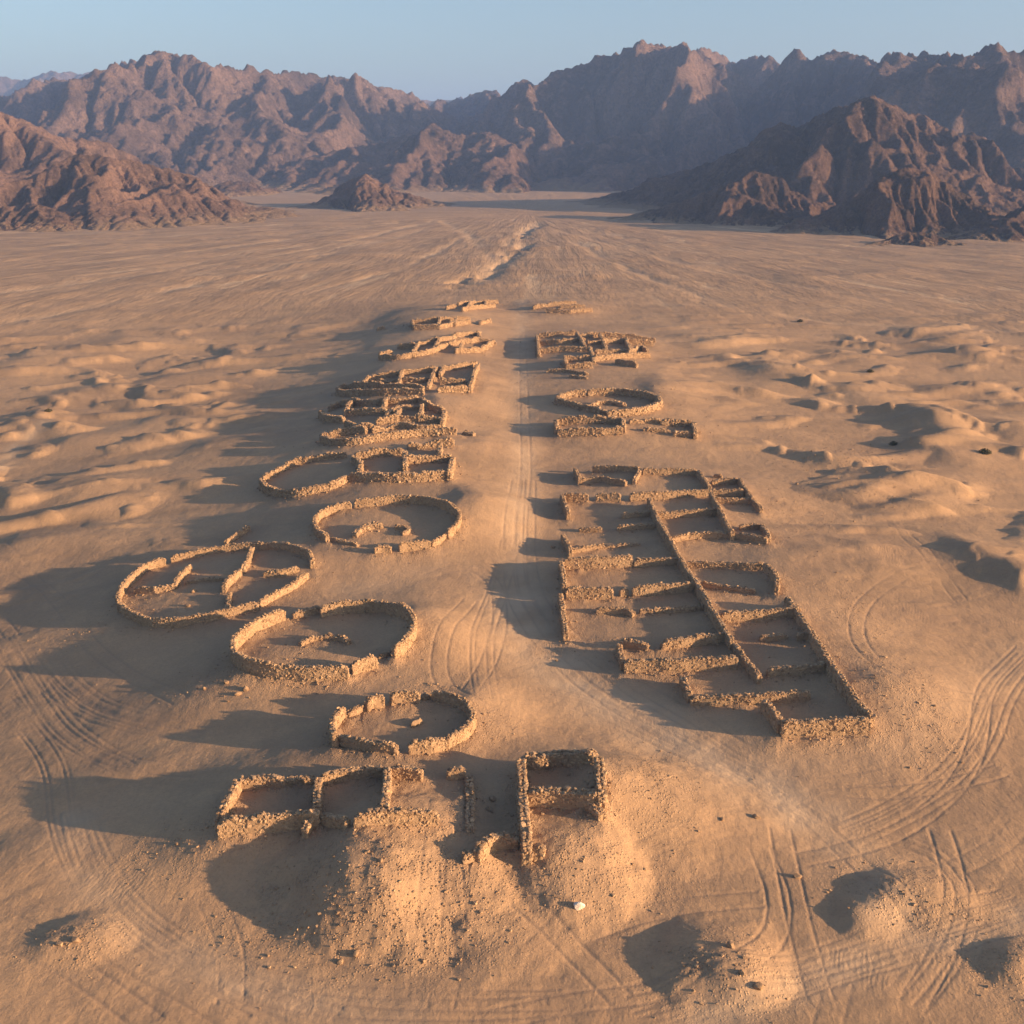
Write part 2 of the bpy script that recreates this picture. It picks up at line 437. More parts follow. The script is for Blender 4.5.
    # fallen stones at the foot go to the loose rubble
    m = int(L * 2.6 * skirt); u = RNG.uniform(0, L, m); off = RNG.choice([-1, 1], m) * (th * 0.5 + np.abs(RNG.normal(0, 0.38, m)))
    fx, fy = np.interp(u, q, X) + np.interp(u, q, nx) * off, np.interp(u, q, Y) + np.interp(u, q, ny) * off
    FALLEN.append(np.stack([fx, fy, st * RNG.uniform(0.35, 1.0, m)], 1))
    pos = np.concatenate(pos); yaw = np.concatenate(yaw); size = np.concatenate(size)
    v, fc, t = batch_stones(pos, size, 0.8, yaw=yaw)
    FF.append(fc + len(VV[0])); VV.append(v); TT.append(t)
    V = np.concatenate(VV); org = np.array(parent.location)
    o = mesh_obj(wname, V - org, np.concatenate(FF), STONE, parent, smooth=False, attrs={"tone": np.concatenate(TT)})
    m = int(L / (st * 0.45)) * 2 + 2
    u = RNG.uniform(0, L, m); off = RNG.uniform(-0.46, 0.46, m) * th
    off = off * 0.9
    tp = np.stack([np.interp(u, q, X) + np.interp(u, q, nx) * off, np.interp(u, q, Y) + np.interp(u, q, ny) * off, np.interp(u, q, Z) + np.interp(u, q, H) - 0.11 + RNG.normal(0, 0.025, m)], 1)
    v, fc, t = batch_stones(tp, st * RNG.uniform(0.6, 1.3, m), 0.62)
    mesh_obj("top_stones", v - org, fc, STONE, o, smooth=False, attrs={"tone": t})
    return o

def hull_dist(p, pts):
    """distance from p to the convex hull's outline of pts"""
    P = sorted(set(map(tuple, pts))); H = []
    for seq in (P, P[::-1]):
        h = []
        for q in seq:
            while len(h) > 1 and (h[-1][0]-h[-2][0])*(q[1]-h[-2][1]) - (h[-1][1]-h[-2][1])*(q[0]-h[-2][0]) <= 0: h.pop()
            h.append(q)
        H += h[:-1]
    return float(segdist(np.array([p[0]]), np.array([p[1]]), H + [H[0]])[0])
def ruin(name, label, cat, walls, h=1.5, th=0.62, st=0.18, group=None, skirt=1.0, rag=0.06):
    """walls: list of polylines, or (polyline, height) pairs"""
    first = walls[0][0] if isinstance(walls[0], tuple) and isinstance(walls[0][0], list) else walls[0]
    p = hit(*first[0], h)
    e = bpy.data.objects.new(name, None); C.objects.link(e)
    e.location = (p[0], p[1], float(macro(p[0], p[1]))); e.empty_display_size = 0.5
    tag(e, label, cat, group)
    W = [w if isinstance(w, tuple) and isinstance(w[0], list) else (w, h) for w in walls]
    G = [[tuple(hit(*q)) for q in w[0]] for w in W]; allp = [q for g in G for q in g]
    for (pl, hh), g in zip(W, G):
        mid = np.mean(g, axis=0); inner = len(W) > 3 and hull_dist(mid, allp) > 4.0
        wall(e, pl, hh, th, st, skirt=skirt, rag=rag, wname="partition_wall" if inner else "outer_wall")
    return e

GR = 'round stone enclosures of the ruined village'
ruin("round_enclosure", "large round enclosure with the tallest walls, just beyond the frontmost oval ring", "enclosure", [
    ([(284, 609), (272, 613), (260, 619), (246, 627), (234, 637), (231, 646), (238, 656), (258, 663), (290, 668), (320, 669), (348, 667)], 2.0),
    ([(351, 664), (376, 656)], 1.8), ([(378, 656), (391, 650)], 0.6),
    ([(393, 648), (408, 638), (415, 625), (412, 612), (398, 604), (375, 601), (350, 602), (330, 605), (320, 607)], 1.9),
    ([(320, 606), (306, 610), (293, 612)], 1.2)], th=0.7, group=GR)
ruin("stone_arc", "low curved line of stones inside the large tall-walled round enclosure", "stone footing", [
    ([(300, 642), (305, 637), (318, 635), (334, 635), (345, 637), (349, 640)], 0.7)], th=0.7)
ruin("round_enclosure", "round enclosure by the road with broken south side and hooked stone footing inside", "enclosure", [
    ([(327, 535), (317, 530), (313, 520), (319, 512), (335, 505), (351, 502)], 1.5),
    ([(354, 501), (378, 498), (402, 496), (427, 497), (446, 502), (458, 509), (462, 517), (455, 525), (447, 531)], 1.6),
    ([(446, 533), (439, 538), (431, 542)], 1.0), ([(430, 541), (414, 542), (399, 544)], 1.5), ([(391, 546), (382, 546), (374, 547)], 1.3), ([(330, 538), (345, 541), (358, 544)], 0.5)], th=0.7, group=GR)
ruin("stone_arc", "light rounded stone footing on the left inside the round enclosure by the road", "stone footing", [
    ([(355, 533), (358, 528), (368, 524), (382, 523)], 0.9)], th=0.9, st=0.3)
ruin("stone_arc", "dark hooked stone footing on the right inside the round enclosure by the road", "stone footing", [
    ([(395, 525), (405, 525), (413, 530), (402, 532)], 0.7)], th=0.6)
ruin("round_enclosure", "frontmost oval ring wall, with a lone stone in its middle, behind the rectangular front rooms", "enclosure", [
    ([(335, 735), (331, 727), (332, 717), (337, 710), (344, 706)], 1.8), ([(348, 711), (358, 707), (366, 703)], 0.9),
    ([(366, 701), (374, 697), (384, 695)], 1.5), ([(391, 694), (405, 692), (420, 692)], 1.6), ([(421, 695), (433, 694)], 0.7),
    ([(433, 691), (448, 693), (464, 699), (474, 709), (474, 720), (462, 731), (446, 738)], 1.5),
    ([(445, 739), (430, 742), (408, 743)], 1.5), ([(397, 745), (380, 744), (362, 741), (348, 738), (338, 735)], 1.4)], th=0.66, group=GR)
ruin("oval_enclosure", "long oval enclosure divided inside by crumbled cross walls, leftmost of the rings", "enclosure", [
    ([(119, 603), (117, 594), (123, 584), (134, 573), (148, 562), (165, 558)], 1.5),
    ([(171, 556), (200, 550), (230, 545), (260, 543), (285, 543), (302, 547), (312, 555), (312, 562)], 1.3),
    ([(307, 572), (292, 584), (272, 594), (258, 602)], 1.2),
    ([(258, 603), (240, 606), (218, 612), (195, 616), (168, 620), (148, 619), (130, 612), (120, 604)], 1.4),
    ([(135, 588), (155, 588), (174, 584)], 1.0), ([(174, 583), (183, 571), (190, 565)], 1.2), ([(186, 581), (205, 579), (222, 578)], 0.5),
    ([(252, 547), (248, 558), (243, 567)], 1.3), ([(240, 569), (228, 580), (224, 586)], 1.3), ([(230, 592), (229, 600), (226, 608)], 0.8),
    ([(264, 571), (280, 571), (298, 566)], 1.1)], th=0.66, group=GR)
ruin("wall_stub", "short stray wall behind the divided oval enclosure", "wall", [([(225, 541), (238, 532), (249, 525)], 1.0)], th=0.6)

ruin("room_row", "front row of three rectangular stone rooms on the near spoil heap", "ruined rooms", [
    ([(218, 820), (227, 800), (237, 780)], 1.5), ([(238, 780), (265, 776), (284, 778)], 1.3), ([(285, 779), (314, 776)], 0.8),
    ([(319, 776), (316, 805)], 1.6), ([(217, 823), (240, 819), (280, 814), (318, 811)], 1.9), ([(316, 812), (304, 827)], 1.4),
    ([(322, 815), (348, 819)], 1.1), ([(354, 815), (380, 812), (410, 811), (438, 812)], 1.5),
    ([(320, 775), (350, 770), (384, 768)], 1.2), ([(388, 766), (384, 806)], 1.6), ([(391, 767), (423, 770)], 1.4)], th=0.72)
ruin("corner_room", "tall walled corner room at the front with a long wall running toward the viewer", "ruined rooms", [
    ([(521, 758), (523, 800), (527, 850)], 2.0), ([(522, 756), (560, 753), (596, 752)], 1.7), ([(598, 755), (601, 775), (602, 796)], 2.0),
    ([(526, 792), (560, 792), (600, 793)], 1.9), ([(570, 797), (590, 801), (602, 812)], 1.0), ([(529, 848), (545, 845)], 1.2)], th=0.95, st=0.21)
ruin("collapsed_wall", "collapsed wall between the front rooms, low stone line ending in a heap", "wall", [
    ([(447, 769), (466, 769)], 1.2), ([(469, 775), (470, 800), (470, 830)], 0.5),
    ([(463, 853), (475, 851)], 1.0), ([(477, 850), (486, 838), (500, 832), (518, 834)], 1.6)], th=0.85)

SPINE = [(649, 498), (657, 518), (668, 535), (677, 552), (686, 568), (698, 584), (709, 604), (721, 623), (732, 641)]
ruin("walled_compound", "large compound of many rectangular rooms on the right of the road", "ruined rooms", [
    ([(575, 468), (580, 479)], 1.4), ([(580, 479), (600, 477), (626, 481)], 1.2), ([(593, 466), (620, 466), (641, 468)], 1.5),
    ([(643, 469), (665, 469), (697, 470)], 1.4), ([(640, 470), (634, 480)], 1.1), ([(698, 470), (710, 487)], 1.5), ([(714, 474), (722, 475)], 0.8),
    ([(712, 481), (738, 478)], 1.3), ([(739, 478), (746, 489), (753, 499)], 1.4),
    ([(563, 494), (588, 494)], 1.7), ([(596, 494), (621, 494)], 1.6), ([(630, 494), (650, 493), (680, 491), (711, 490), (744, 490)], 1.5),
    ([(562, 495), (568, 512)], 1.7), ([(711, 492), (719, 507), (728, 526), (733, 532)], 1.7), ([(716, 498), (752, 499)], 1.1), ([(753, 499), (761, 508)], 1.2),
    ([(656, 513), (690, 511), (722, 509)], 1.3), ([(622, 514), (652, 511)], 1.0), ([(580, 528), (602, 528)], 0.7), ([(617, 526), (657, 524)], 1.0),
    ([(570, 550), (603, 544)], 0.8), ([(604, 546), (640, 543)], 0.45), ([(563, 534), (571, 551)], 1.3),
    ([(671, 538), (690, 533), (728, 532), (768, 538)], 1.2), ([(740, 525), (761, 524)], 1.1), ([(762, 524), (769, 536)], 1.2),
    (SPINE[:5], 1.7), (SPINE[4:], 1.7), ([(733, 642), (742, 654), (752, 667), (760, 676)], 1.2),
    ([(563, 560), (600, 558), (632, 556)], 2.0), ([(634, 560), (682, 558)], 1.4), ([(561, 561), (565, 586)], 1.8),
    ([(566, 589), (613, 588)], 1.8), ([(620, 589), (628, 588)], 1.3), ([(633, 587), (692, 583)], 1.7), ([(560, 593), (563, 612), (566, 633)], 1.4),
    ([(597, 608), (625, 608), (634, 612)], 0.9), ([(640, 609), (678, 608), (704, 605)], 0.8),
    ([(619, 641), (624, 660)], 1.7), ([(621, 640), (648, 644)], 1.1), ([(662, 641), (700, 636), (725, 634)], 1.5),
    ([(625, 661), (680, 660), (738, 657)], 1.8), ([(682, 675), (690, 695)], 1.4), ([(691, 697), (758, 695), (810, 691)], 1.3),
    ([(764, 699), (781, 721)], 1.9), ([(782, 722), (826, 721), (871, 719)], 2.0),
    ([(873, 716), (863, 709), (848, 687), (832, 665), (815, 637)], 1.8), ([(815, 637), (801, 616), (787, 597)], 1.5), ([(777, 587), (779, 579), (772, 569), (765, 563)], 1.5),
    ([(685, 562), (725, 563), (764, 563)], 1.1), ([(702, 582), (725, 586), (755, 589)], 0.8), ([(721, 613), (760, 611), (800, 607)], 1.6),
    ([(760, 636), (786, 634)], 0.9), ([(797, 634), (813, 634)], 1.0), ([(768, 669), (795, 667), (827, 663)], 1.3)], th=0.72)

GL = 'far room rows along the left of the road'
def far(name, label, cat, walls, h=1.6, group=GL, st=0.29): return ruin(name, label, cat, walls, h=h, th=0.85, st=st, group=group, skirt=0.8, rag=0.2)
far("room_row", "row of rooms with rounded left end just beyond the round enclosure by the road", "ruined rooms", [
    ([(345, 452), (320, 455), (292, 460), (275, 470), (262, 477)], 1.4), ([(261, 479), (264, 485), (276, 490), (297, 491), (320, 486), (336, 482), (347, 475)], 1.4),
    [(349, 474), (390, 475), (420, 474), (447, 473)], [(353, 454), (380, 450), (404, 449)], [(408, 443), (430, 441), (454, 440)],
    [(353, 456), (361, 461), (359, 472)], [(405, 451), (405, 465)], ([(453, 455), (449, 473)], 1.8), [(408, 457), (452, 455)], [(440, 444), (440, 453)]])
far("room_row", "second room row beyond the round enclosure by the road, narrow with pointed left end", "ruined rooms", [
    [(320, 434), (332, 431), (350, 428), (366, 428)], [(321, 436), (336, 440), (357, 439), (385, 434), (420, 430), (456, 429)],
    [(346, 421), (356, 426), (372, 424)], [(372, 427), (398, 422), (420, 425), (440, 424)], ([(464, 431), (474, 433)], 0.8)])
far("room_row", "third room row beyond the round enclosure by the road, jumbled low walls", "ruined rooms", [
    [(329, 406), (340, 401), (370, 400), (395, 399), (418, 397)], [(320, 411), (326, 416), (344, 417)], [(345, 411), (370, 409), (386, 409)], [(352, 400), (346, 410)], [(386, 399), (382, 409)], [(400, 408), (396, 417)], [(422, 405), (420, 417)],
    ([(385, 417), (395, 407), (420, 405), (445, 409)], 1.1), [(376, 419), (400, 416), (442, 418)], [(445, 409), (442, 423)], [(419, 397), (430, 404), (443, 408)]])
far("room_row", "fourth room row beyond the round enclosure by the road, with two long parallel walls", "ruined rooms", [
    [(363, 382), (369, 376), (400, 371), (440, 367)], [(442, 366), (462, 364), (478, 363)], [(337, 387), (345, 384), (390, 384), (424, 386)], [(378, 379), (420, 378), (436, 376)],
    ([(478, 364), (470, 387)], 1.7), [(443, 367), (440, 374)], [(440, 379), (466, 379)], [(438, 387), (468, 387)], [(402, 371), (398, 384)], [(436, 368), (428, 385)], [(337, 387), (342, 391), (380, 390), (424, 389)]])
far("room_row", "fifth room row beyond the round enclosure by the road, collapsed with bright left stub", "ruined rooms", [
    [(398, 345), (415, 344)], [(417, 343), (440, 338), (456, 334)], [(455, 333), (480, 331)], ([(379, 354), (392, 350)], 1.8), [(379, 356), (400, 355), (430, 350), (447, 343)],
    [(448, 342), (478, 338), (496, 341)], [(455, 349), (480, 348)], [(462, 343), (460, 349)], [(418, 344), (412, 353)], [(440, 338), (433, 349)], [(478, 332), (480, 338)], [(494, 340), (480, 348)]])
far("room_row", "second farthest ruin on the left of the road, thin broken walls", "ruined rooms", [
    [(411, 321), (440, 318), (470, 317)], [(414, 326), (440, 325), (470, 320)], [(412, 321), (414, 326)], [(440, 318), (438, 325)], [(456, 318), (455, 323)], ([(480, 322), (490, 319)], 1.3), ([(377, 328), (384, 326)], 1.2)])
far("rubble_walls", "farthest ruin on the left of the road, tiny heap of broken walls", "ruined rooms", [
    [(458, 303), (480, 301), (498, 300)], [(462, 308), (485, 305), (495, 304)], [(446, 306), (456, 305)], [(470, 302), (468, 307)], [(486, 301), (485, 305)]])
GRR = 'far ruins along the right of the road'
far("rubble_walls", "farthest ruin on the right of the road, flat heap of broken walls", "ruined rooms", [
    [(533, 306), (550, 303), (576, 301)], [(546, 309), (570, 310), (592, 308)], [(560, 305), (585, 305)]], group=GRR)
far("room_block", "dense block of collapsed rooms on the right of the road beyond the low round ring", "ruined rooms", [
    [(537, 334), (560, 332), (577, 331)], [(580, 334), (600, 333), (630, 335), (655, 338)], [(538, 341), (560, 340), (585, 338)], [(588, 341), (620, 339), (654, 342)],
    [(539, 349), (560, 347), (592, 347)], [(595, 350), (628, 350)], ([(628, 351), (640, 346), (648, 350)], 1.8), [(564, 357), (590, 356)], [(594, 357), (622, 354), (650, 353)],
    [(566, 364), (592, 363)], ([(616, 359), (637, 363)], 1.6), [(537, 335), (539, 353)], [(565, 357), (566, 364)], [(577, 332), (585, 346)], [(600, 334), (606, 348)], [(625, 337), (630, 349)], [(590, 348), (594, 360)]], group=GRR)
far("rubble_walls", "low rubble footing between the dense room block and the far round ring", "ruined rooms", [
    ([(547, 370), (565, 369), (587, 373)], 0.8), ([(570, 375), (587, 377)], 0.7)], group=GRR)
ruin("round_enclosure", "far round ring on the right of the road with sand banked high on its right", "enclosure", [
    ([(557, 397), (564, 393), (580, 390), (585, 390)], 1.7), ([(588, 390), (604, 389), (622, 389), (645, 392), (659, 397), (661, 402), (648, 407), (626, 410), (607, 411)], 1.7),
    ([(556, 398), (570, 402), (588, 406), (606, 411)], 1.3)], th=0.9, st=0.36, group=GR, skirt=0.8)
ruin("stone_arc", "thin curved footing inside the far round ring on the right of the road", "stone footing", [([(590, 405), (600, 401), (612, 401), (624, 404)], 0.8)], th=0.8, st=0.4)
far("room_row", "narrow pair of rooms between the far round ring and the large compound", "ruined rooms", [
    [(557, 419), (600, 417), (622, 418)], [(556, 420), (557, 429)], [(558, 430), (600, 429), (622, 428)], [(623, 418), (624, 428)],
    ([(630, 420), (660, 419)], 1.0), [(662, 419), (692, 421)], [(693, 422), (696, 433)], ([(644, 428), (670, 430)], 0.8), ([(674, 431), (695, 433)], 1.2)], group=GRR)

# ------------------------------------------------------------------ ground: one sheet from behind the camera to beyond the mountains
def build_rows():
    ys = [-90.0]
    while ys[-1] < 9000:
        y = ys[-1]; d = math.hypot(y, 48)
        step = max(0.105, d * d / (48 * 1050) * 0.95)
        if y < 38: step = 1.2 if y < 25 else 0.35
        step = min(step, 0.011 * d if y < 1500 else 0.05 * d)
        ys.append(y + step)
    return np.array(ys)
YS = build_rows()
ui = np.linspace(-0.56, 0.56, 1180); uo = 0.56 + np.cumsum(np.linspace(0.002, 0.05, 26))
US = np.concatenate([-uo[::-1], ui, uo])
WY = np.sqrt((np.maximum(YS, 0) + 8) ** 2 + 30.0 ** 2)
GX = US[None, :] * WY[:, None]; GY = np.repeat(YS[:, None], len(US), 1)
def window(x0, x1, y0, y1):
    r0, r1 = np.searchsorted(YS, [y0, y1]); r1 = min(r1 + 1, len(YS))
    if r0 >= r1: return None
    w = WY[r0:r1]; lo = np.min([x0 / w.min(), x0 / w.max()]); hi = np.max([x1 / w.min(), x1 / w.max()])
    c0, c1 = np.searchsorted(US, [lo, hi]); c1 = min(c1 + 1, len(US))
    if c0 >= c1: return None
    return slice(r0, r1), slice(c0, c1)
near = YS < 900
GZ = np.zeros_like(GX); nr = int(near.sum())
GZ[:nr] = macro(GX[:nr], GY[:nr]) + hummock(GX[:nr], GY[:nr]) + micro(GX[:nr], GY[:nr])
# keep the ground under the walls where the walls were set
DW = np.full(GX.shape, 50.0); WH = np.zeros(GX.shape)
for ax, ay, bx, by, hh in WALL_SEGS:
    w = window(min(ax, bx) - 4, max(ax, bx) + 4, min(ay, by) - 4, max(ay, by) + 4)
    if w is None: continue
    d = segdist(GX[w], GY[w], [(ax, ay), (bx, by)]); D = DW[w]; m = d < D
    D[m] = d[m]; WH[w][m] = hh
keep = np.exp(-(DW / 3.0) ** 2)
GZ[:nr] -= keep[:nr] * (hummock(GX[:nr], GY[:nr]) + 0.5 * fbm(GX[:nr] / 40, GY[:nr] / 30, 2, 43) * (0.4 + sstep(200, 600, GY[:nr])))
nb = fbm(GX[:nr] / 2.5, GY[:nr] / 2.5, 3, 61)
GZ[:nr] += (0.25 + 0.26 * nb) * WH[:nr] / 1.3 * np.exp(-(DW[:nr] / 1.15) ** 1.4)
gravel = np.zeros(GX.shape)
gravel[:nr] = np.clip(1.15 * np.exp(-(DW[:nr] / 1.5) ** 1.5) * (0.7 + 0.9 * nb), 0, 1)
def gravel_patch(px, py, rx, ry, a):
    c = hit(px, py); w = window(c[0] - 2.5 * rx, c[0] + 2.5 * rx, c[1] - 2.5 * ry, c[1] + 2.5 * ry)
    if w is None: return
    d = ((GX[w] - c[0]) / rx) ** 2 + ((GY[w] - c[1]) / ry) ** 2
    gravel[w] = np.maximum(gravel[w], a * np.exp(-d) * np.clip(0.6 + 1.6 * fbm(GX[w] / 2.0, GY[w] / 2.0, 3, 71), 0, 1))
PATCH = [(440, 345, 14, 7, .8), (440, 323, 14, 7, .8), (478, 304, 12, 8, .8), (562, 307, 13, 8, .9), (600, 345, 16, 12, .9), (390, 410, 14, 8, .8), (420, 378, 16, 8, .6), (390, 430, 14, 5, .6), (670, 425, 8, 5, .8),
         (330, 870, 6, 4, 1), (380, 900, 7, 4, 1), (425, 880, 5, 5, 1), (430, 930, 5, 3, 1), (570, 860, 6, 4, 1), (640, 770, 4, 6, 0.9), (900, 690, 4, 9, 0.9), (850, 610, 3, 9, 0.6), (800, 520, 6, 12, 0.6),
         (230, 670, 6, 4, 1), (120, 620, 7, 5, 0.7), (720, 960, 4, 3, 0.9), (900, 890, 5, 3, 1), (1010, 960, 3, 3, 0.9), (75, 935, 3, 2, 0.9), (440, 690, 4, 3, 0.8),
         (570, 650, 4, 3, 0.7), (300, 920, 6, 2, 0.7), (490, 730, 3, 3, 0.5), (190, 840, 5, 3, 0.7), (850, 460, 12, 25, 0.5), (470, 900, 3, 3, 0.6), (650, 400, 8, 14, 0.5)]
for p in PATCH: gravel_patch(*p)
GZ[:nr] += gravel[:nr] * (0.16 * fbm(GX[:nr] / 1.5, GY[:nr] / 1.5, 4, 95, 0.65))
# pale driven roads, wheel ruts
track = np.zeros(GX.shape); rut = np.zeros(GX.shape)
def smooth_line(pts, n=None, m=6):
    P = np.array([hit(*p) for p in pts]); s = np.concatenate([[0], np.cumsum(np.hypot(*np.diff(P, axis=0).T))])
    n = n or max(8, int(s[-1] / 2.0)); q = np.linspace(0, s[-1], n)
    X = np.interp(q, s, P[:, 0]); Y = np.interp(q, s, P[:, 1])
    for _ in range(m):
        X[1:-1] = (X[:-2] + 2 * X[1:-1] + X[2:]) / 4; Y[1:-1] = (Y[:-2] + 2 * Y[1:-1] + Y[2:]) / 4
    return X, Y
def paint(pts, width, a, target, depth=0.0, off=0.0, m=6):
    X, Y = smooth_line(pts, m=m)
    paint_xy(np.stack([X, Y], 1), width, a, target, off)
def paint_xy(XY, width, a, target, off=0.0):
    X, Y = XY[:, 0], XY[:, 1]
    tx, ty = np.gradient(X), np.gradient(Y); tl = np.hypot(tx, ty); X = X - ty / tl * off; Y = Y + tx / tl * off
    for i in range(len(X) - 1):
        r = width * 2.6
        w = window(min(X[i], X[i+1]) - r, max(X[i], X[i+1]) + r, min(Y[i], Y[i+1]) - r, max(Y[i], Y[i+1]) + r)
        if w is None: continue
        d = segdist(GX[w], GY[w], [(X[i], Y[i]), (X[i+1], Y[i+1])])
        g = a * np.exp(-(d / width) ** 2)
        T = target[w]; np.maximum(T, g, out=T)
road_depth = np.zeros(GX.shape)
for pts, wd, a in [([(522, 300), (521, 340), (523, 400), (525, 470), (519, 530), (520, 590), (548, 640), (605, 690), (690, 735), (770, 785), (850, 850), (900, 940)], 2.6, 0.75),
                   ([(515, 590), (535, 650), (600, 695), (680, 740), (740, 775), (800, 810)], 3.6, 1.25),
                   ([(490, 590), (470, 560), (430, 575), (350, 590)], 3.0, 0.35), ([(700, 1023), (860, 962), (1023, 918)], 1.6, 0.85),
                   ([(70, 820), (85, 880), (150, 945), (260, 1000), (400, 1023)], 1.8, 0.9), ([(0, 470), (15, 445), (45, 430)], 2.0, 0.8),
                   ([(1023, 655), (960, 700), (860, 760), (740, 770)], 3.0, 0.35)]:
    paint(pts, wd, a, track)
BUNDLES = [([(70, 815), (78, 870), (118, 925), (215, 985), (330, 1023)], 3), ([(0, 640), (30, 690), (60, 740), (120, 770)], 3), ([(30, 640), (60, 690), (110, 725), (200, 735)], 3),
           ([(640, 1023), (800, 985), (900, 950), (1023, 908)], 3), ([(1023, 655), (985, 690), (978, 740), (930, 790), (840, 830)], 3), ([(470, 690), (560, 690), (650, 735), (760, 790), (820, 830)], 3),
           ([(0, 700), (60, 770), (50, 830), (90, 900)], 2), ([(860, 840), (930, 830), (975, 880), (955, 950), (900, 1000)], 2), ([(490, 700), (480, 640), (500, 590), (512, 540)], 2)]
for _pts, _n in BUNDLES:          # the same turn driven again and again, a little to the side each time
    for _j in range(_n):
        for off in (-0.78, 0.78): paint(_pts, 0.12, RNG.uniform(0.45, 0.95), rut, off=off + _j * 0.62 + RNG.uniform(-0.15, 0.15), m=10)
RUTS = [([(522, 330), (524, 400), (526, 470), (520, 530), (520, 590), (550, 640), (605, 690), (690, 735), (770, 785), (850, 850), (900, 905), (960, 960)], 0),
        ([(517, 480), (508, 540), (512, 600), (545, 655), (620, 712), (720, 760), (800, 790), (900, 800), (1000, 770)], 0),
        ([(530, 480), (528, 560), (540, 610), (600, 665), (700, 720), (760, 760)], 0),
        ([(480, 1023), (600, 990), (740, 985), (860, 955), (1023, 905)], 0), ([(690, 1023), (860, 966), (1023, 925)], 0), ([(640, 1023), (760, 975), (800, 930), (790, 880), (760, 850)], 0),
        ([(70, 810), (76, 870), (120, 925), (220, 985), (330, 1023)], 0), ([(88, 830), (100, 880), (160, 940), (260, 985), (400, 1005), (560, 1000)], 0),
        ([(0, 895), (60, 920), (140, 965), (240, 1023)], 0), ([(0, 935), (70, 955), (150, 1023)], 0), ([(0, 640), (30, 690), (60, 740), (120, 770), (200, 770)], 0), ([(0, 620), (50, 690), (110, 730), (200, 735)], 0),
        ([(940, 830), (968, 880), (962, 940), (915, 1000)], 0), ([(1023, 650), (975, 690), (985, 740), (960, 790), (880, 850), (800, 860)], 0),
        ([(780, 830), (800, 860), (780, 910), (815, 960), (820, 1000)], 0), ([(440, 800), (430, 860), (435, 930), (420, 1000)], 0), ([(450, 870), (460, 930), (440, 1010)], 0),
        ([(210, 900), (240, 950), (230, 1000)], 0), ([(620, 1000), (560, 930), (520, 900)], 0), ([(1023, 560), (930, 560), (860, 600), (850, 640), (900, 690), (1000, 700)], 0),
        ([(860, 450), (900, 490), (980, 520)], 0), ([(430, 575), (470, 555), (500, 580), (500, 640), (470, 690)], 0), ([(470, 600), (430, 660), (440, 700), (510, 730), (600, 735)], 0),
        ([(0, 545), (60, 600), (90, 650), (180, 700)], 0), ([(0, 445), (20, 430), (60, 425), (120, 410)], 0), ([(700, 470), (800, 480), (880, 510), (960, 600)], 0),
        ([(150, 960), (260, 1000), (400, 1015), (600, 1005), (760, 960)], 0), ([(760, 900), (700, 905), (640, 900), (590, 930)], 0)]
for pts, _ in RUTS:
    for off in (-0.78, 0.78): paint(pts, 0.13, 1.0, rut, off=off, m=10)
for _k in range(28):          # older, fainter turns of wheels
    px0, py0 = RNG.uniform(-20, 1040), RNG.uniform(560, 1010); a0 = RNG.uniform(0, 6.28); p0 = hit(px0, py0); kk = RNG.uniform(-0.07, 0.07)
    XY = [p0]
    for _ in range(int(RNG.uniform(8, 20))): a0 += kk * 1.6; XY.append(XY[-1] + 1.6 * np.array([math.cos(a0), math.sin(a0)]))
    if min(segdist(np.array([p[0]]), np.array([p[1]]), [(w[0], w[1]), (w[2], w[3])])[0] for p in XY[::3] for w in WALL_SEGS[::3]) < 2.5: continue
    for off in (-0.78, 0.78): paint_xy(np.array(XY), 0.14, 0.45, rut, off)
fade = np.clip(0.75 + 1.3 * fbm(GX[:nr] / 9, GY[:nr] / 9, 2, 81), 0, 1)
rut[:nr] *= fade; track[:nr] *= np.clip(0.75 + 0.9 * fbm(GX[:nr] / 5, GY[:nr] / 5, 3, 83), 0, 1)
GZ -= 0.045 * rut + 0.07 * track
# dry stream beds on the plain
wadi = np.zeros(GX.shape)
def flat_line(pts): return [tuple(p) for p in pts]
for pts, wd, a in [([(538, 222), (522, 232), (524, 250), (500, 262), (478, 282)], 5, 0.75), ([(500, 262), (510, 240), (540, 226)], 3, 0.5), ([(445, 222), (470, 235), (495, 262)], 3.5, 0.5),
                   ([(430, 222), (330, 245), (200, 268), (60, 285), (0, 292)], 3.5, 0.5), ([(430, 228), (300, 262), (150, 295), (0, 325)], 3.5, 0.35), ([(400, 222), (250, 245), (100, 262), (0, 270)], 3, 0.5),
                   ([(560, 225), (640, 240), (760, 252), (900, 256), (1023, 262)], 3.5, 0.3), ([(560, 230), (680, 262), (820, 290), (1000, 300)], 3, 0.35), ([(600, 232), (700, 240), (860, 240), (1000, 238)], 3, 0.3),
                   ([(560, 235), (640, 275), (740, 310)], 2.5, 0.35), ([(380, 225), (200, 240), (60, 245)], 3, 0.3), ([(460, 240), (400, 270), (300, 295)], 2.5, 0.35), ([(700, 300), (830, 322), (1000, 330)], 2.5, 0.3),
                   ([(200, 262), (120, 280), (0, 308)], 2.5, 0.3)]:
    paint(pts, wd, a, wadi, m=3)
wadi[:nr] *= np.clip(0.6 + 1.5 * fbm(GX[:nr] / 22, GY[:nr] / 30, 3, 85), 0, 1)
gully = np.zeros(GX.shape)
for pts, wd, a in [([(455, 287), (468, 279), (484, 272), (496, 266), (500, 260), (506, 256), (520, 250), (528, 243), (524, 236), (532, 228), (541, 224)], 4.0, 0.55),
                   ([(460, 283), (474, 277), (488, 271)], 4.5, 1.0), ([(508, 257), (518, 251), (524, 246)], 4.5, 1.0)]: paint(pts, wd, a, gully, m=1)
gully *= np.clip(0.35 + 1.6 * fbm(GX / 9, GY / 9, 2, 93), 0, 1)
GZ -= 1.5 * wadi + 2.6 * gully
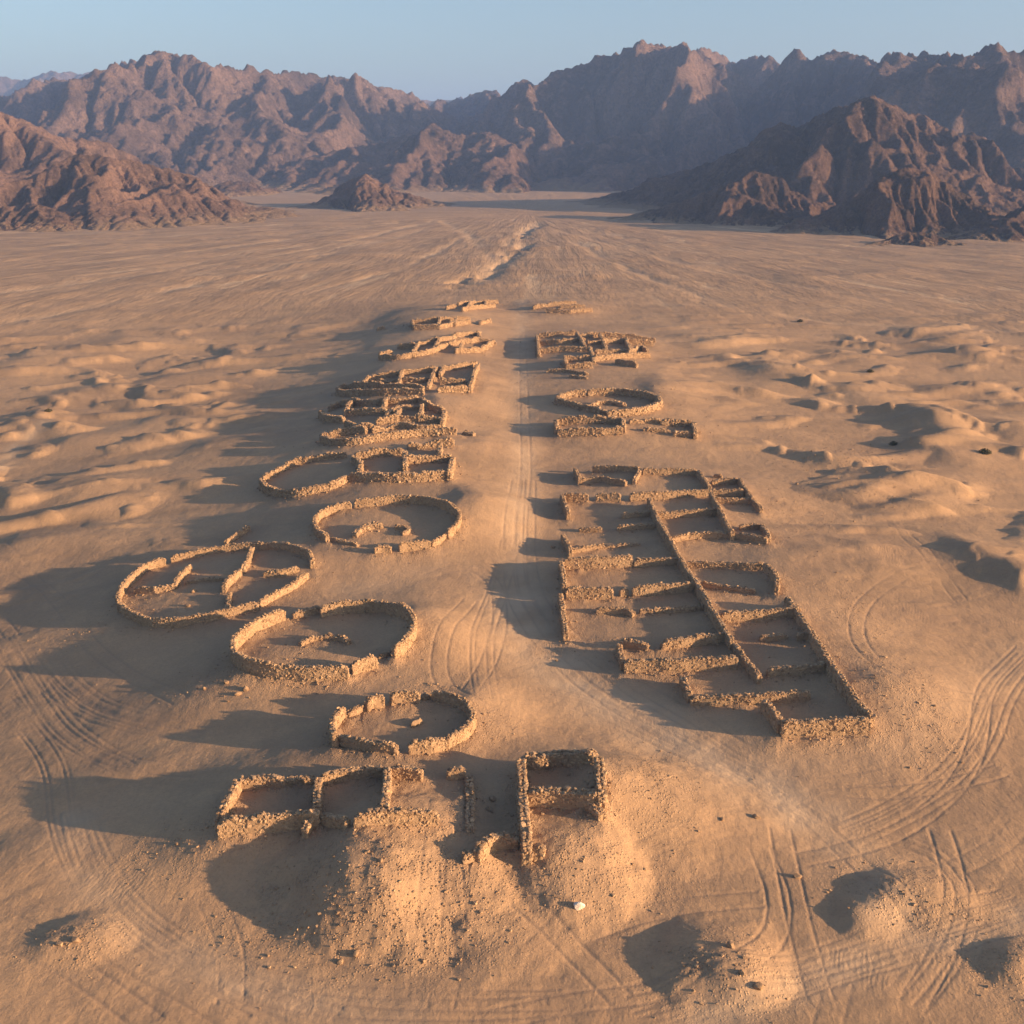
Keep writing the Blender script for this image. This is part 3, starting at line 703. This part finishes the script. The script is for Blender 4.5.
GZ[:nr] += 1.0 * np.clip(fbm(GX[:nr] / 60 + 0.4 * GY[:nr] / 60, GY[:nr] / 22, 4, 87) - 0.08, 0, 1) * sstep(330, 450, GY[:nr]) * 2.2
outwash = 0.6 * sstep(700, 1000, GY + 0.10 * GX + 60 * np.where(GY < 2000, fbm(GX / 160, GY / 160, 3, 89), 0))
V = np.stack([GX, GY, GZ], -1).reshape(-1, 3)
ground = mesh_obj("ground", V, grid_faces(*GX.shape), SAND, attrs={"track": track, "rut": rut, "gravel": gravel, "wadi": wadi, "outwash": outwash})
tag(ground, "wind blown desert sand with wheel tracks and dry stream beds", kind='structure')

def ground_z(x, y):
    r = np.clip(np.searchsorted(YS, y), 1, len(YS) - 1); u = x / np.interp(y, YS, WY); c = np.clip(np.searchsorted(US, u), 1, len(US) - 1)
    return GZ[r, c]

# ------------------------------------------------------------------ loose rubble
def scatter():
    F = np.concatenate(FALLEN); P = [F[:, :2]]; S = [F[:, 2]]
    for ax, ay, bx, by, hh in WALL_SEGS:
        n = RNG.poisson(2.2 * math.hypot(bx - ax, by - ay))
        t = RNG.uniform(0, 1, n); a = RNG.uniform(0, 6.28, n); r = 0.6 + RNG.exponential(0.9, n)
        P.append(np.stack([ax + t * (bx - ax) + r * np.cos(a), ay + t * (by - ay) + r * np.sin(a)], 1)); S.append(RNG.uniform(0.04, 0.13, n))
    for px, py, rx, ry, a in PATCH:
        c = hit(px, py); n = int(rx * ry * 10 * a)
        P.append(np.stack([c[0] + RNG.normal(0, rx * 0.6, n), c[1] + RNG.normal(0, ry * 0.6, n)], 1)); S.append(RNG.uniform(0.02, 0.05, n) + RNG.exponential(0.035, n))
    n = 2600; y = RNG.uniform(40, 260, n); x = RNG.uniform(-0.55, 0.55, n) * (y + 30)
    cl = gnoise(x / 9, y / 9, 91) > 0.15
    P.append(np.stack([x, y], 1)[cl]); S.append(RNG.uniform(0.03, 0.09, n)[cl])
    P = np.concatenate(P); S = np.concatenate(S)
    z = ground_z(P[:, 0], P[:, 1])
    v, f, t = batch_stones(np.stack([P[:, 0], P[:, 1], z + S * 0.12], 1), S, 0.7)
    return mesh_obj("rubble", v, f, STONE, smooth=False, attrs={"tone": t})
tag(scatter(), "small loose stones strewn over the sand and heaps", kind='stuff')

def boulder(px, py, size, label, tone=0.6, name="boulder", mat=None, group=None):
    c = hit(px, py); z = float(ground_z(c[0], c[1]))
    rs = np.random.default_rng(int(px * 7 + py))
    n = 14; th_ = np.linspace(0, math.pi, n); ph = np.linspace(0, 2 * math.pi, 2 * n + 1)[:-1]
    T, Ph = np.meshgrid(th_, ph, indexing='ij')
    X = np.sin(T) * np.cos(Ph); Y = np.sin(T) * np.sin(Ph); Z = np.cos(T)
    k = rs.normal(0, 1, (12, 3)); k /= np.linalg.norm(k, axis=1, keepdims=True)
    D = np.ones_like(X)
    for v in k: D = np.minimum(D, rs.uniform(0.62, 0.9) / np.maximum(X * v[0] + Y * v[1] + Z * v[2], 0.05))
    sx, sy, sz = size * rs.uniform(0.9, 1.3), size * rs.uniform(0.7, 1.0), size * rs.uniform(0.6, 0.85)
    a = rs.uniform(0, 3.1); X, Y, Z = X * D * sx, Y * D * sy, Z * D * sz
    X, Y = X * math.cos(a) - Y * math.sin(a), X * math.sin(a) + Y * math.cos(a)
    V = np.stack([X, Y, Z + sz * 0.4], -1).reshape(-1, 3); m = 2 * n
    f = [(i * m + j, (i + 1) * m + j, (i + 1) * m + (j + 1) % m, i * m + (j + 1) % m) for i in range(n - 1) for j in range(m)]
    o = mesh_obj(name, V, f, mat or STONE, smooth=False, attrs={"tone": np.full(len(V), tone)})
    o.location = (c[0], c[1], z); tag(o, label, "boulder", group)
    return o
def white_rock():
    s = NT("pale_rock"); s.link(s.mix(s.noise(6, 4), (0.62, 0.52, 0.43), (0.74, 0.66, 0.57)), s.b.inputs["Base Color"])
    s.link(s.bump(s.noise(9, 4), 0.05, 0.7), s.b.inputs["Normal"]); return s.m
boulder(579, 908, 0.42, "pale whitish boulder alone on the sandy slope below the corner room", mat=white_rock())
boulder(417, 724, 0.62, "lone brown stone in the middle of the frontmost oval ring", 0.45)
for px, py, s_, lab in [
    (246, 690, .42, "largest stone of the cluster on the slope below the large tall-walled round enclosure"),
    (226, 684, .34, "leftmost stone of the cluster below the large tall-walled round enclosure"),
    (238, 695, .36, "lowest stone of the cluster below the large tall-walled round enclosure"),
    (204, 690, .28, "small stone left of the cluster below the large tall-walled round enclosure"),
    (204, 624, .38, "stone lying just outside the near side of the divided oval enclosure"),
    (194, 592, .45, "dark boulder on the floor inside the divided oval enclosure, upper of two"),
    (188, 606, .40, "dark boulder on the floor inside the divided oval enclosure, lower of two"),
    (756, 818, .34, "pale flat stone on the open sand below the large compound"),
    (797, 878, .34, "small pale stone on the open sand between the two right-hand heaps"),
    (730, 948, .36, "pale stone on the crest of the near spoil heap at the bottom right"),
    (758, 988, .34, "pale stone at the right foot of the near spoil heap at the bottom right"),
    (742, 975, .28, "middle pale stone on the right flank of the bottom right spoil heap"),
    (492, 800, .36, "stone on the shaded floor between the collapsed wall and the corner room, farther"),
    (490, 811, .38, "stone on the shaded floor between the collapsed wall and the corner room, nearer"),
    (356, 955, .30, "largest stone at the foot of the big front spoil heap"),
    (340, 962, .26, "smaller stone at the foot of the big front spoil heap"),
    (75, 940, .34, "dark stone on the small mound at the lower left"),
    (722, 820, .22, "small brown stone left of the pale flat stone on the open sand"),
    (380, 861, .30, "stone near the crest of the big front spoil heap"),
    (553, 548, .45, "stone on the road edge left of the large compound")]:
    boulder(px, py, s_ * 0.85, lab, 0.32)

# ------------------------------------------------------------------ scrub
def shrub(px, py, r, label):
    c = hit(px, py); z = float(ground_z(c[0], c[1])); rs = np.random.default_rng(int(px)); n = 420
    e = bpy.data.objects.new("desert_shrub", None); C.objects.link(e); e.location = (c[0], c[1], z); tag(e, label, "shrub")
    d = rs.normal(0, 1, (n, 3)); d[:, 2] = np.abs(d[:, 2]); d /= np.linalg.norm(d, axis=1, keepdims=True)
    p = d * (r * rs.uniform(0.35, 1.0, (n, 1))) * np.array([1, 1, 0.75]); a = rs.normal(0, 1, (n, 3)); a /= np.linalg.norm(a, axis=1, keepdims=True)
    b = np.cross(a, d); b /= np.linalg.norm(b, axis=1, keepdims=True) + 1e-9; L = r * 0.16
    V = np.stack([p - a * L, p - b * L * 0.4, p + a * L, p + b * L * 0.4], 1).reshape(-1, 3)
    V[:, 2] = np.abs(V[:, 2]); mesh_obj("foliage", V, np.arange(4 * n).reshape(-1, 4), LEAF, e, smooth=False)
    V = []; F = []
    for k in range(14):
        q = p[k] * 0.95; o = len(V); w = 0.02
        V += [(-w, -w, 0), (w, -w, 0), (0, w, 0), (q[0] - w/2, q[1], q[2]), (q[0] + w/2, q[1], q[2]), (q[0], q[1] + w/2, q[2])]
        F += [(o, o+1, o+4, o+3), (o+1, o+2, o+5, o+4), (o+2, o, o+3, o+5)]
    mesh_obj("stem", V, F, BARK, e, smooth=False)
def plain_mat(name, a, b):
    s = NT(name); s.link(s.mix(s.noise(3, 3), a, b), s.b.inputs["Base Color"]); return s.m
LEAF = plain_mat("dry_leaf", (0.045, 0.045, 0.022), (0.10, 0.085, 0.045)); BARK = plain_mat("dry_twig", (0.12, 0.08, 0.05), (0.18, 0.13, 0.09))
shrub(985, 453, 1.1, "dark dry shrub at the right edge, largest of the few bushes")
shrub(894, 445, 0.9, "dark dry shrub left of the largest bush near the right edge")
shrub(870, 374, 0.9, "dark dry shrub among the low dunes at the right, upper one")
shrub(800, 322, 1.0, "farthest small dry shrub on the plain at the right")
shrub(49, 415, 0.9, "small dry shrub among the dunes at the left edge")

# ------------------------------------------------------------------ the mountains
def crest_pts(pts):
    """(px, py, distance) -> world x, y, height of the skyline point"""
    out = []; P = np.array(pts, float); n = int((P[-1, 0] - P[0, 0]) / 5) + 2
    xs = np.linspace(P[0, 0], P[-1, 0], n); amp = 4.2 * min(1.0, P[:, 2].max() / 1500 + 0.2)
    ys = np.interp(xs, P[:, 0], P[:, 1]) + amp * fbm(xs / 16, xs * 0 + P[0, 2], 3, 77, 0.7); ds = np.interp(xs, P[:, 0], P[:, 2])
    ds = ds * (1 + 0.02 * fbm(xs / 40, xs * 0 + 3, 2, 78))
    for px, py, d in zip(xs, ys, ds):
        r = ray(px, py); t = d / r[1]; out.append((r[0] * t, d, CAMZ + r[2] * t))
    return np.array(out)
def range_height(x, y, crest, wf, wb, power, seed, spur):
    """height of a range before rain has cut it: falls from its crest line to the plain"""
    wx = x + spur * 0.16 * fbm(x / spur, y / spur, 3, seed); wy = y + spur * 0.30 * fbm(x / spur, y / spur, 3, seed + 3)
    best = np.full(x.shape, 1e9); hc = np.zeros(x.shape); side = np.zeros(x.shape)
    for a, b in zip(crest[:-1], crest[1:]):
        ex, ey = b[0] - a[0], b[1] - a[1]; L = ex * ex + ey * ey
        t = np.clip(((x - a[0]) * ex + (y - a[1]) * ey) / L, 0, 1)
        d = np.hypot(x - a[0] - t * ex, y - a[1] - t * ey)
        m = d < best; best[m] = d[m]; hc[m] = (a[2] + t * (b[2] - a[2]))[m]
        side[m] = (y - a[1] - t * ey)[m]
    off = np.hypot(wx - x, wy - y) * np.sign(wx - x)
    hs = np.clip(hc, 1, None) / max(crest[:, 2].max(), 1)
    w = np.where(side < 0, wf, wb) * (0.35 + 0.65 * hs) * (1 + 0.30 * fbm(x / spur, y / (3 * spur), 2, seed + 6))
    s = np.clip((best + 0.5 * off * np.clip(best / (0.25 * w), 0, 1)) / w, 0, 1.5)
    base = hc * (1 - np.clip(s, 0, 1)) ** power
    sp = ridged(x / spur + 7, y / (spur * 1.6), 3, seed + 11)
    mid = 4 * np.clip(s, 0, 1) * (1 - np.clip(s, 0, 1))
    return base * (1 + 0.45 * mid * (sp - 0.62) * 3.0) - np.clip(s - 1, 0, 1) * 25
def rain(H, n=14, k=0.010):
    """cuts valleys: steepest-descent drainage and stream-power erosion on a grid"""
    R, Cc = H.shape; h = H.copy(); idx = np.arange(R * Cc).reshape(R, Cc)
    nb = [(-1, -1, 1.414), (-1, 0, 1), (-1, 1, 1.414), (0, -1, 1), (0, 1, 1), (1, -1, 1.414), (1, 0, 1), (1, 1, 1.414)]
    for it in range(n):
        for _ in range(6):
            p = np.pad(h, 1, mode='edge')
            mn = np.min([p[1 + a:1 + a + R, 1 + b:1 + b + Cc] for a, b, _d in nb], axis=0)
            inner = np.zeros_like(h, bool); inner[1:-1, 1:-1] = True
            h = np.where(inner & (h <= mn) & (h > 0), mn + 0.01, h)
        p = np.pad(h, 1, constant_values=1e9); ip = np.pad(idx, 1, constant_values=0)
        best = np.zeros_like(h); rec = idx.copy()
        for a, b, d in nb:
            s_ = (h - p[1 + a:1 + a + R, 1 + b:1 + b + Cc]) / d; m = s_ > best
            best[m] = s_[m]; rec[m] = ip[1 + a:1 + a + R, 1 + b:1 + b + Cc][m]
        rl = rec.ravel().tolist(); order = np.argsort(h.ravel(), kind='stable'); od = order.tolist()
        A = [1.0] * (R * Cc)
        for i in reversed(od):
            r = rl[i]
            if r != i: A[r] += A[i]
        fl = (k * np.sqrt(np.array(A))).tolist(); hl = h.ravel().tolist()
        for i in od:
            r = rl[i]
            if r != i:
                f = fl[i]; v = (hl[i] + f * hl[r]) / (1 + f)
                if v > 0 or hl[i] < 0: hl[i] = v
        h = np.array(hl).reshape(R, Cc)
        # slopes steeper than rock holds crumble
        p = np.pad(h, 1, mode='edge'); av = (p[:-2, 1:-1] + p[2:, 1:-1] + p[1:-1, :-2] + p[1:-1, 2:]) / 4
        h = h + 0.02 * (av - h)
    return h
def upsample(h, xs, ys, X, Y):
    fx = (X - xs[0]) / (xs[1] - xs[0]); fy = (Y - ys[0]) / (ys[1] - ys[0])
    ix = np.clip(fx.astype(int), 1, len(xs) - 3); iy = np.clip(fy.astype(int), 1, len(ys) - 3); fx = fx - ix; fy = fy - iy
    def cub(t): return [(-t**3 + 2*t*t - t) / 2, (3*t**3 - 5*t*t + 2) / 2, (-3*t**3 + 4*t*t + t) / 2, (t**3 - t*t) / 2]
    cx, cy = cub(fx), cub(fy); o = 0
    for j in range(4):
        o = o + cy[j] * sum(cx[i] * h[iy + j - 1, ix + i - 1] for i in range(4))
    return o
def mountain(name, label, crest, wf, wb, mat, step, power=1.1, seed=1, spur=180, cell=120, strength=1.0, octv=5, k=0.03):
    cr = crest_pts(crest)
    x0, x1 = cr[:, 0].min() - wf * 1.1, cr[:, 0].max() + wf * 1.1
    y0, y1 = cr[:, 1].min() - wf * 1.3, cr[:, 1].max() + wb * 1.1
    cs = step * 1.45
    xs = np.linspace(x0, x1, int((x1 - x0) / cs)); ys = np.linspace(y0, y1, int((y1 - y0) / cs))
    XC, YC = np.meshgrid(xs, ys); hmax = cr[:, 2].max()
    H0 = range_height(XC, YC, cr, wf, wb, power, seed, spur)
    H0 = H0 + np.clip(H0 / (0.15 * hmax), 0, 1) * (cell * 0.11 * fbm(XC / cell, YC / cell, 4, seed + 50, 0.5))
    HE = rain(H0, 14, k * 1.6)
    nx_, ny_ = int((x1 - x0) / step), int((y1 - y0) / step)
    X, Y = np.meshgrid(np.linspace(x0, x1, nx_), np.linspace(y0, y1, ny_))
    tot = upsample(HE, xs, ys, X, Y)
    rough = np.clip(tot / (0.10 * hmax), 0, 1)
    tot = tot + rough * cell * 0.044 * strength * (ridged(X / (cell * .2), Y / (cell * .2), 4, seed + 31, 0.6) - 0.62) * 2
    tot = np.where(tot <= 0, tot - 2, tot) - 0.6
    V = np.stack([X, Y, tot], -1).reshape(-1, 3); Fq = grid_faces(ny_, nx_)
    up = (V[Fq, 2].max(1) > -2.0); Fq = Fq[up]
    used = np.unique(Fq); remap = np.full(len(V), -1); remap[used] = np.arange(len(used))
    o = mesh_obj(name, V[used], remap[Fq], mat, smooth=True)
    return tag(o, label, kind='structure')
SANDC = (0.40, 0.265, 0.165)
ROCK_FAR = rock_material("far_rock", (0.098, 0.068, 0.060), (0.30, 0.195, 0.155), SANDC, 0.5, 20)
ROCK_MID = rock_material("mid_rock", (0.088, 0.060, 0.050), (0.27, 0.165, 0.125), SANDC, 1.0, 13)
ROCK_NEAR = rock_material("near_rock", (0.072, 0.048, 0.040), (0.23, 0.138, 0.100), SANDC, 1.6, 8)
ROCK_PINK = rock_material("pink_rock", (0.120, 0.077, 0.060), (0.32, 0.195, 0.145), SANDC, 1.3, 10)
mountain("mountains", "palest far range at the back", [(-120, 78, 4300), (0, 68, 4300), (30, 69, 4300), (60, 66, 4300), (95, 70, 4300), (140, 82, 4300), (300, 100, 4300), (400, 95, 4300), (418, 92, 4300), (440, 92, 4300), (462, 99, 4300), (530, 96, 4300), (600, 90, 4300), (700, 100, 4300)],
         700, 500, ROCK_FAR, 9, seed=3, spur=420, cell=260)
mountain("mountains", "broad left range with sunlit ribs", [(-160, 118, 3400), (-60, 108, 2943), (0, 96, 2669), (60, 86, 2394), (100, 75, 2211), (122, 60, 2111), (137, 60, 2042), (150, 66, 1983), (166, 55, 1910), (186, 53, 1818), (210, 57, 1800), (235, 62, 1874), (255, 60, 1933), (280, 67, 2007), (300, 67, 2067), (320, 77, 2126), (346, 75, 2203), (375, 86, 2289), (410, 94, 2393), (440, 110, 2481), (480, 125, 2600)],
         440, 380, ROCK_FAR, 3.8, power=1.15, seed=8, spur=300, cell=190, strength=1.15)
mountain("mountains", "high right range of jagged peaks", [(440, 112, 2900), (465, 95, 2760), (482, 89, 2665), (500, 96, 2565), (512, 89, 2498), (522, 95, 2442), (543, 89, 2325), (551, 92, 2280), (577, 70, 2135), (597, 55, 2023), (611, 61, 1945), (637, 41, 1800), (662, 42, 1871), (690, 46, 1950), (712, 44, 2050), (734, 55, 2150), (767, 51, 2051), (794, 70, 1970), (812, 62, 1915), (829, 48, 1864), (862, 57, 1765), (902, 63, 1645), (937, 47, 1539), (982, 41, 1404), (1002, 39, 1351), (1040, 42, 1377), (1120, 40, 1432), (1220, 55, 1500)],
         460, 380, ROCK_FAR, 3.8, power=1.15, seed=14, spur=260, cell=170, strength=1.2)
mountain("hills", "foothills below the saddle between the two high ranges", [(300, 172, 1650), (345, 150, 1600), (385, 140, 1600), (410, 132, 1580), (432, 121, 1560), (460, 134, 1560), (490, 128, 1560), (520, 146, 1560), (560, 160, 1550), (600, 172, 1550)],
         300, 250, ROCK_MID, 3.0, seed=21, spur=130, cell=90)
mountain("hills", "ridge on the right sloping down to the valley mouth", [(562, 203, 1120), (600, 196, 1090), (640, 187, 1059), (680, 170, 1027), (715, 157, 999), (740, 146, 980), (765, 124, 960), (782, 121, 945), (798, 128, 994), (815, 114, 981), (835, 104, 955), (870, 95, 910), (900, 103, 975), (925, 117, 1029), (940, 136, 1042), (955, 140, 1044), (975, 152, 1047), (1010, 165, 1052), (1060, 160, 1060)],
         165, 220, ROCK_NEAR, 1.7, power=1.3, seed=27, spur=95, cell=66)
mountain("hills", "spurs at the right edge between the ridge and the high range", [(960, 120, 1250), (978, 98, 1260), (1000, 118, 1260), (1025, 95, 1250), (1070, 80, 1250), (1150, 85, 1250)],
         260, 300, ROCK_MID, 2.6, seed=33, spur=120, cell=80)
mountain("hills", "small sunlit hill in front of the right ridge", [(812, 220, 680), (850, 200, 680), (866, 184, 680), (882, 171, 680), (906, 163, 690), (925, 168, 690), (944, 176, 690), (974, 195, 690), (1000, 214, 690)],
         66, 70, ROCK_NEAR, 0.9, seed=41, spur=42, cell=30, power=1.1)
mountain("hills", "dark lower spur in front of the right ridge", [(640, 212, 800), (680, 200, 790), (715, 186, 785), (735, 178, 780), (752, 166, 780), (765, 172, 785), (790, 190, 790), (830, 205, 800)],
         70, 90, ROCK_NEAR, 1.2, seed=43, spur=45, cell=34)
mountain("hills", "low dark knoll at the right edge", [(1005, 222, 620), (1022, 208, 640), (1050, 196, 650), (1090, 205, 650)], 50, 60, ROCK_NEAR, 0.9, seed=45, spur=26, cell=20)
mountain("hills", "tiny rock knoll in front of the small sunlit hill", [(880, 240, 585), (905, 231, 590), (922, 229, 590), (950, 239, 590)], 24, 22, ROCK_NEAR, 0.6, seed=47, spur=14, cell=12)
mountain("hills", "left edge peak above the near left hill", [(-90, 100, 1050), (-30, 98, 1050), (0, 108, 1050), (18, 114, 1050), (34, 128, 1040), (52, 142, 1030), (72, 152, 1010), (100, 172, 1000)],
         250, 240, ROCK_PINK, 2.0, seed=51, spur=100, cell=64, strength=0.7)
mountain("hills", "near left hill with rounded ribs", [(20, 178, 800), (50, 164, 810), (75, 152, 820), (92, 150, 820), (112, 154, 820), (135, 156, 830), (160, 165, 840), (190, 175, 860), (215, 188, 880), (240, 204, 900)],
         135, 130, ROCK_PINK, 1.2, seed=57, spur=60, cell=38, power=1.05, strength=0.6)
mountain("hills", "lowest hill at the left edge", [(-60, 190, 720), (-20, 196, 715), (8, 205, 715), (30, 200, 715), (48, 206, 715), (85, 218, 720)], 55, 60, ROCK_PINK, 0.9, seed=61, spur=28, cell=20)
mountain("hills", "isolated small hill at the valley mouth", [(312, 204, 980), (335, 190, 985), (352, 176, 990), (368, 172, 990), (384, 184, 995), (405, 190, 1010), (430, 200, 1030)], 85, 80, ROCK_PINK, 1.2, seed=67, spur=40, cell=28)
mountain("hills", "low dark ridge behind the near left hill", [(205, 186, 1250), (232, 178, 1260), (255, 184, 1260), (270, 194, 1260)], 90, 90, ROCK_NEAR, 1.6, seed=71, spur=45, cell=32)

# ------------------------------------------------------------------ haze: real air over the whole site
def haze_box():
    x0, x1, y0, y1, z0, z1 = -22000, 22000, -200, 9600, -9.0, 460.0
    v = [(x, y, z) for x in (x0, x1) for y in (y0, y1) for z in (z0, z1)]
    f = [(0, 1, 3, 2), (4, 6, 7, 5), (0, 4, 5, 1), (2, 3, 7, 6), (0, 2, 6, 4), (1, 5, 7, 3)]
    m = bpy.data.materials.new("haze"); m.use_nodes = True; t = m.node_tree; t.nodes.clear()
    out = t.nodes.new("ShaderNodeOutputMaterial"); pv = t.nodes.new("ShaderNodeVolumePrincipled")
    pv.inputs["Color"].default_value = (0.31, 0.50, 0.95, 1); pv.inputs["Density"].default_value = 0.00017
    pv.inputs["Anisotropy"].default_value = 0.0
    t.links.new(pv.outputs[0], out.inputs["Volume"])
    o = mesh_obj("haze", v, f, m, smooth=False); tag(o, "thin dry haze", kind='stuff')
haze_box()
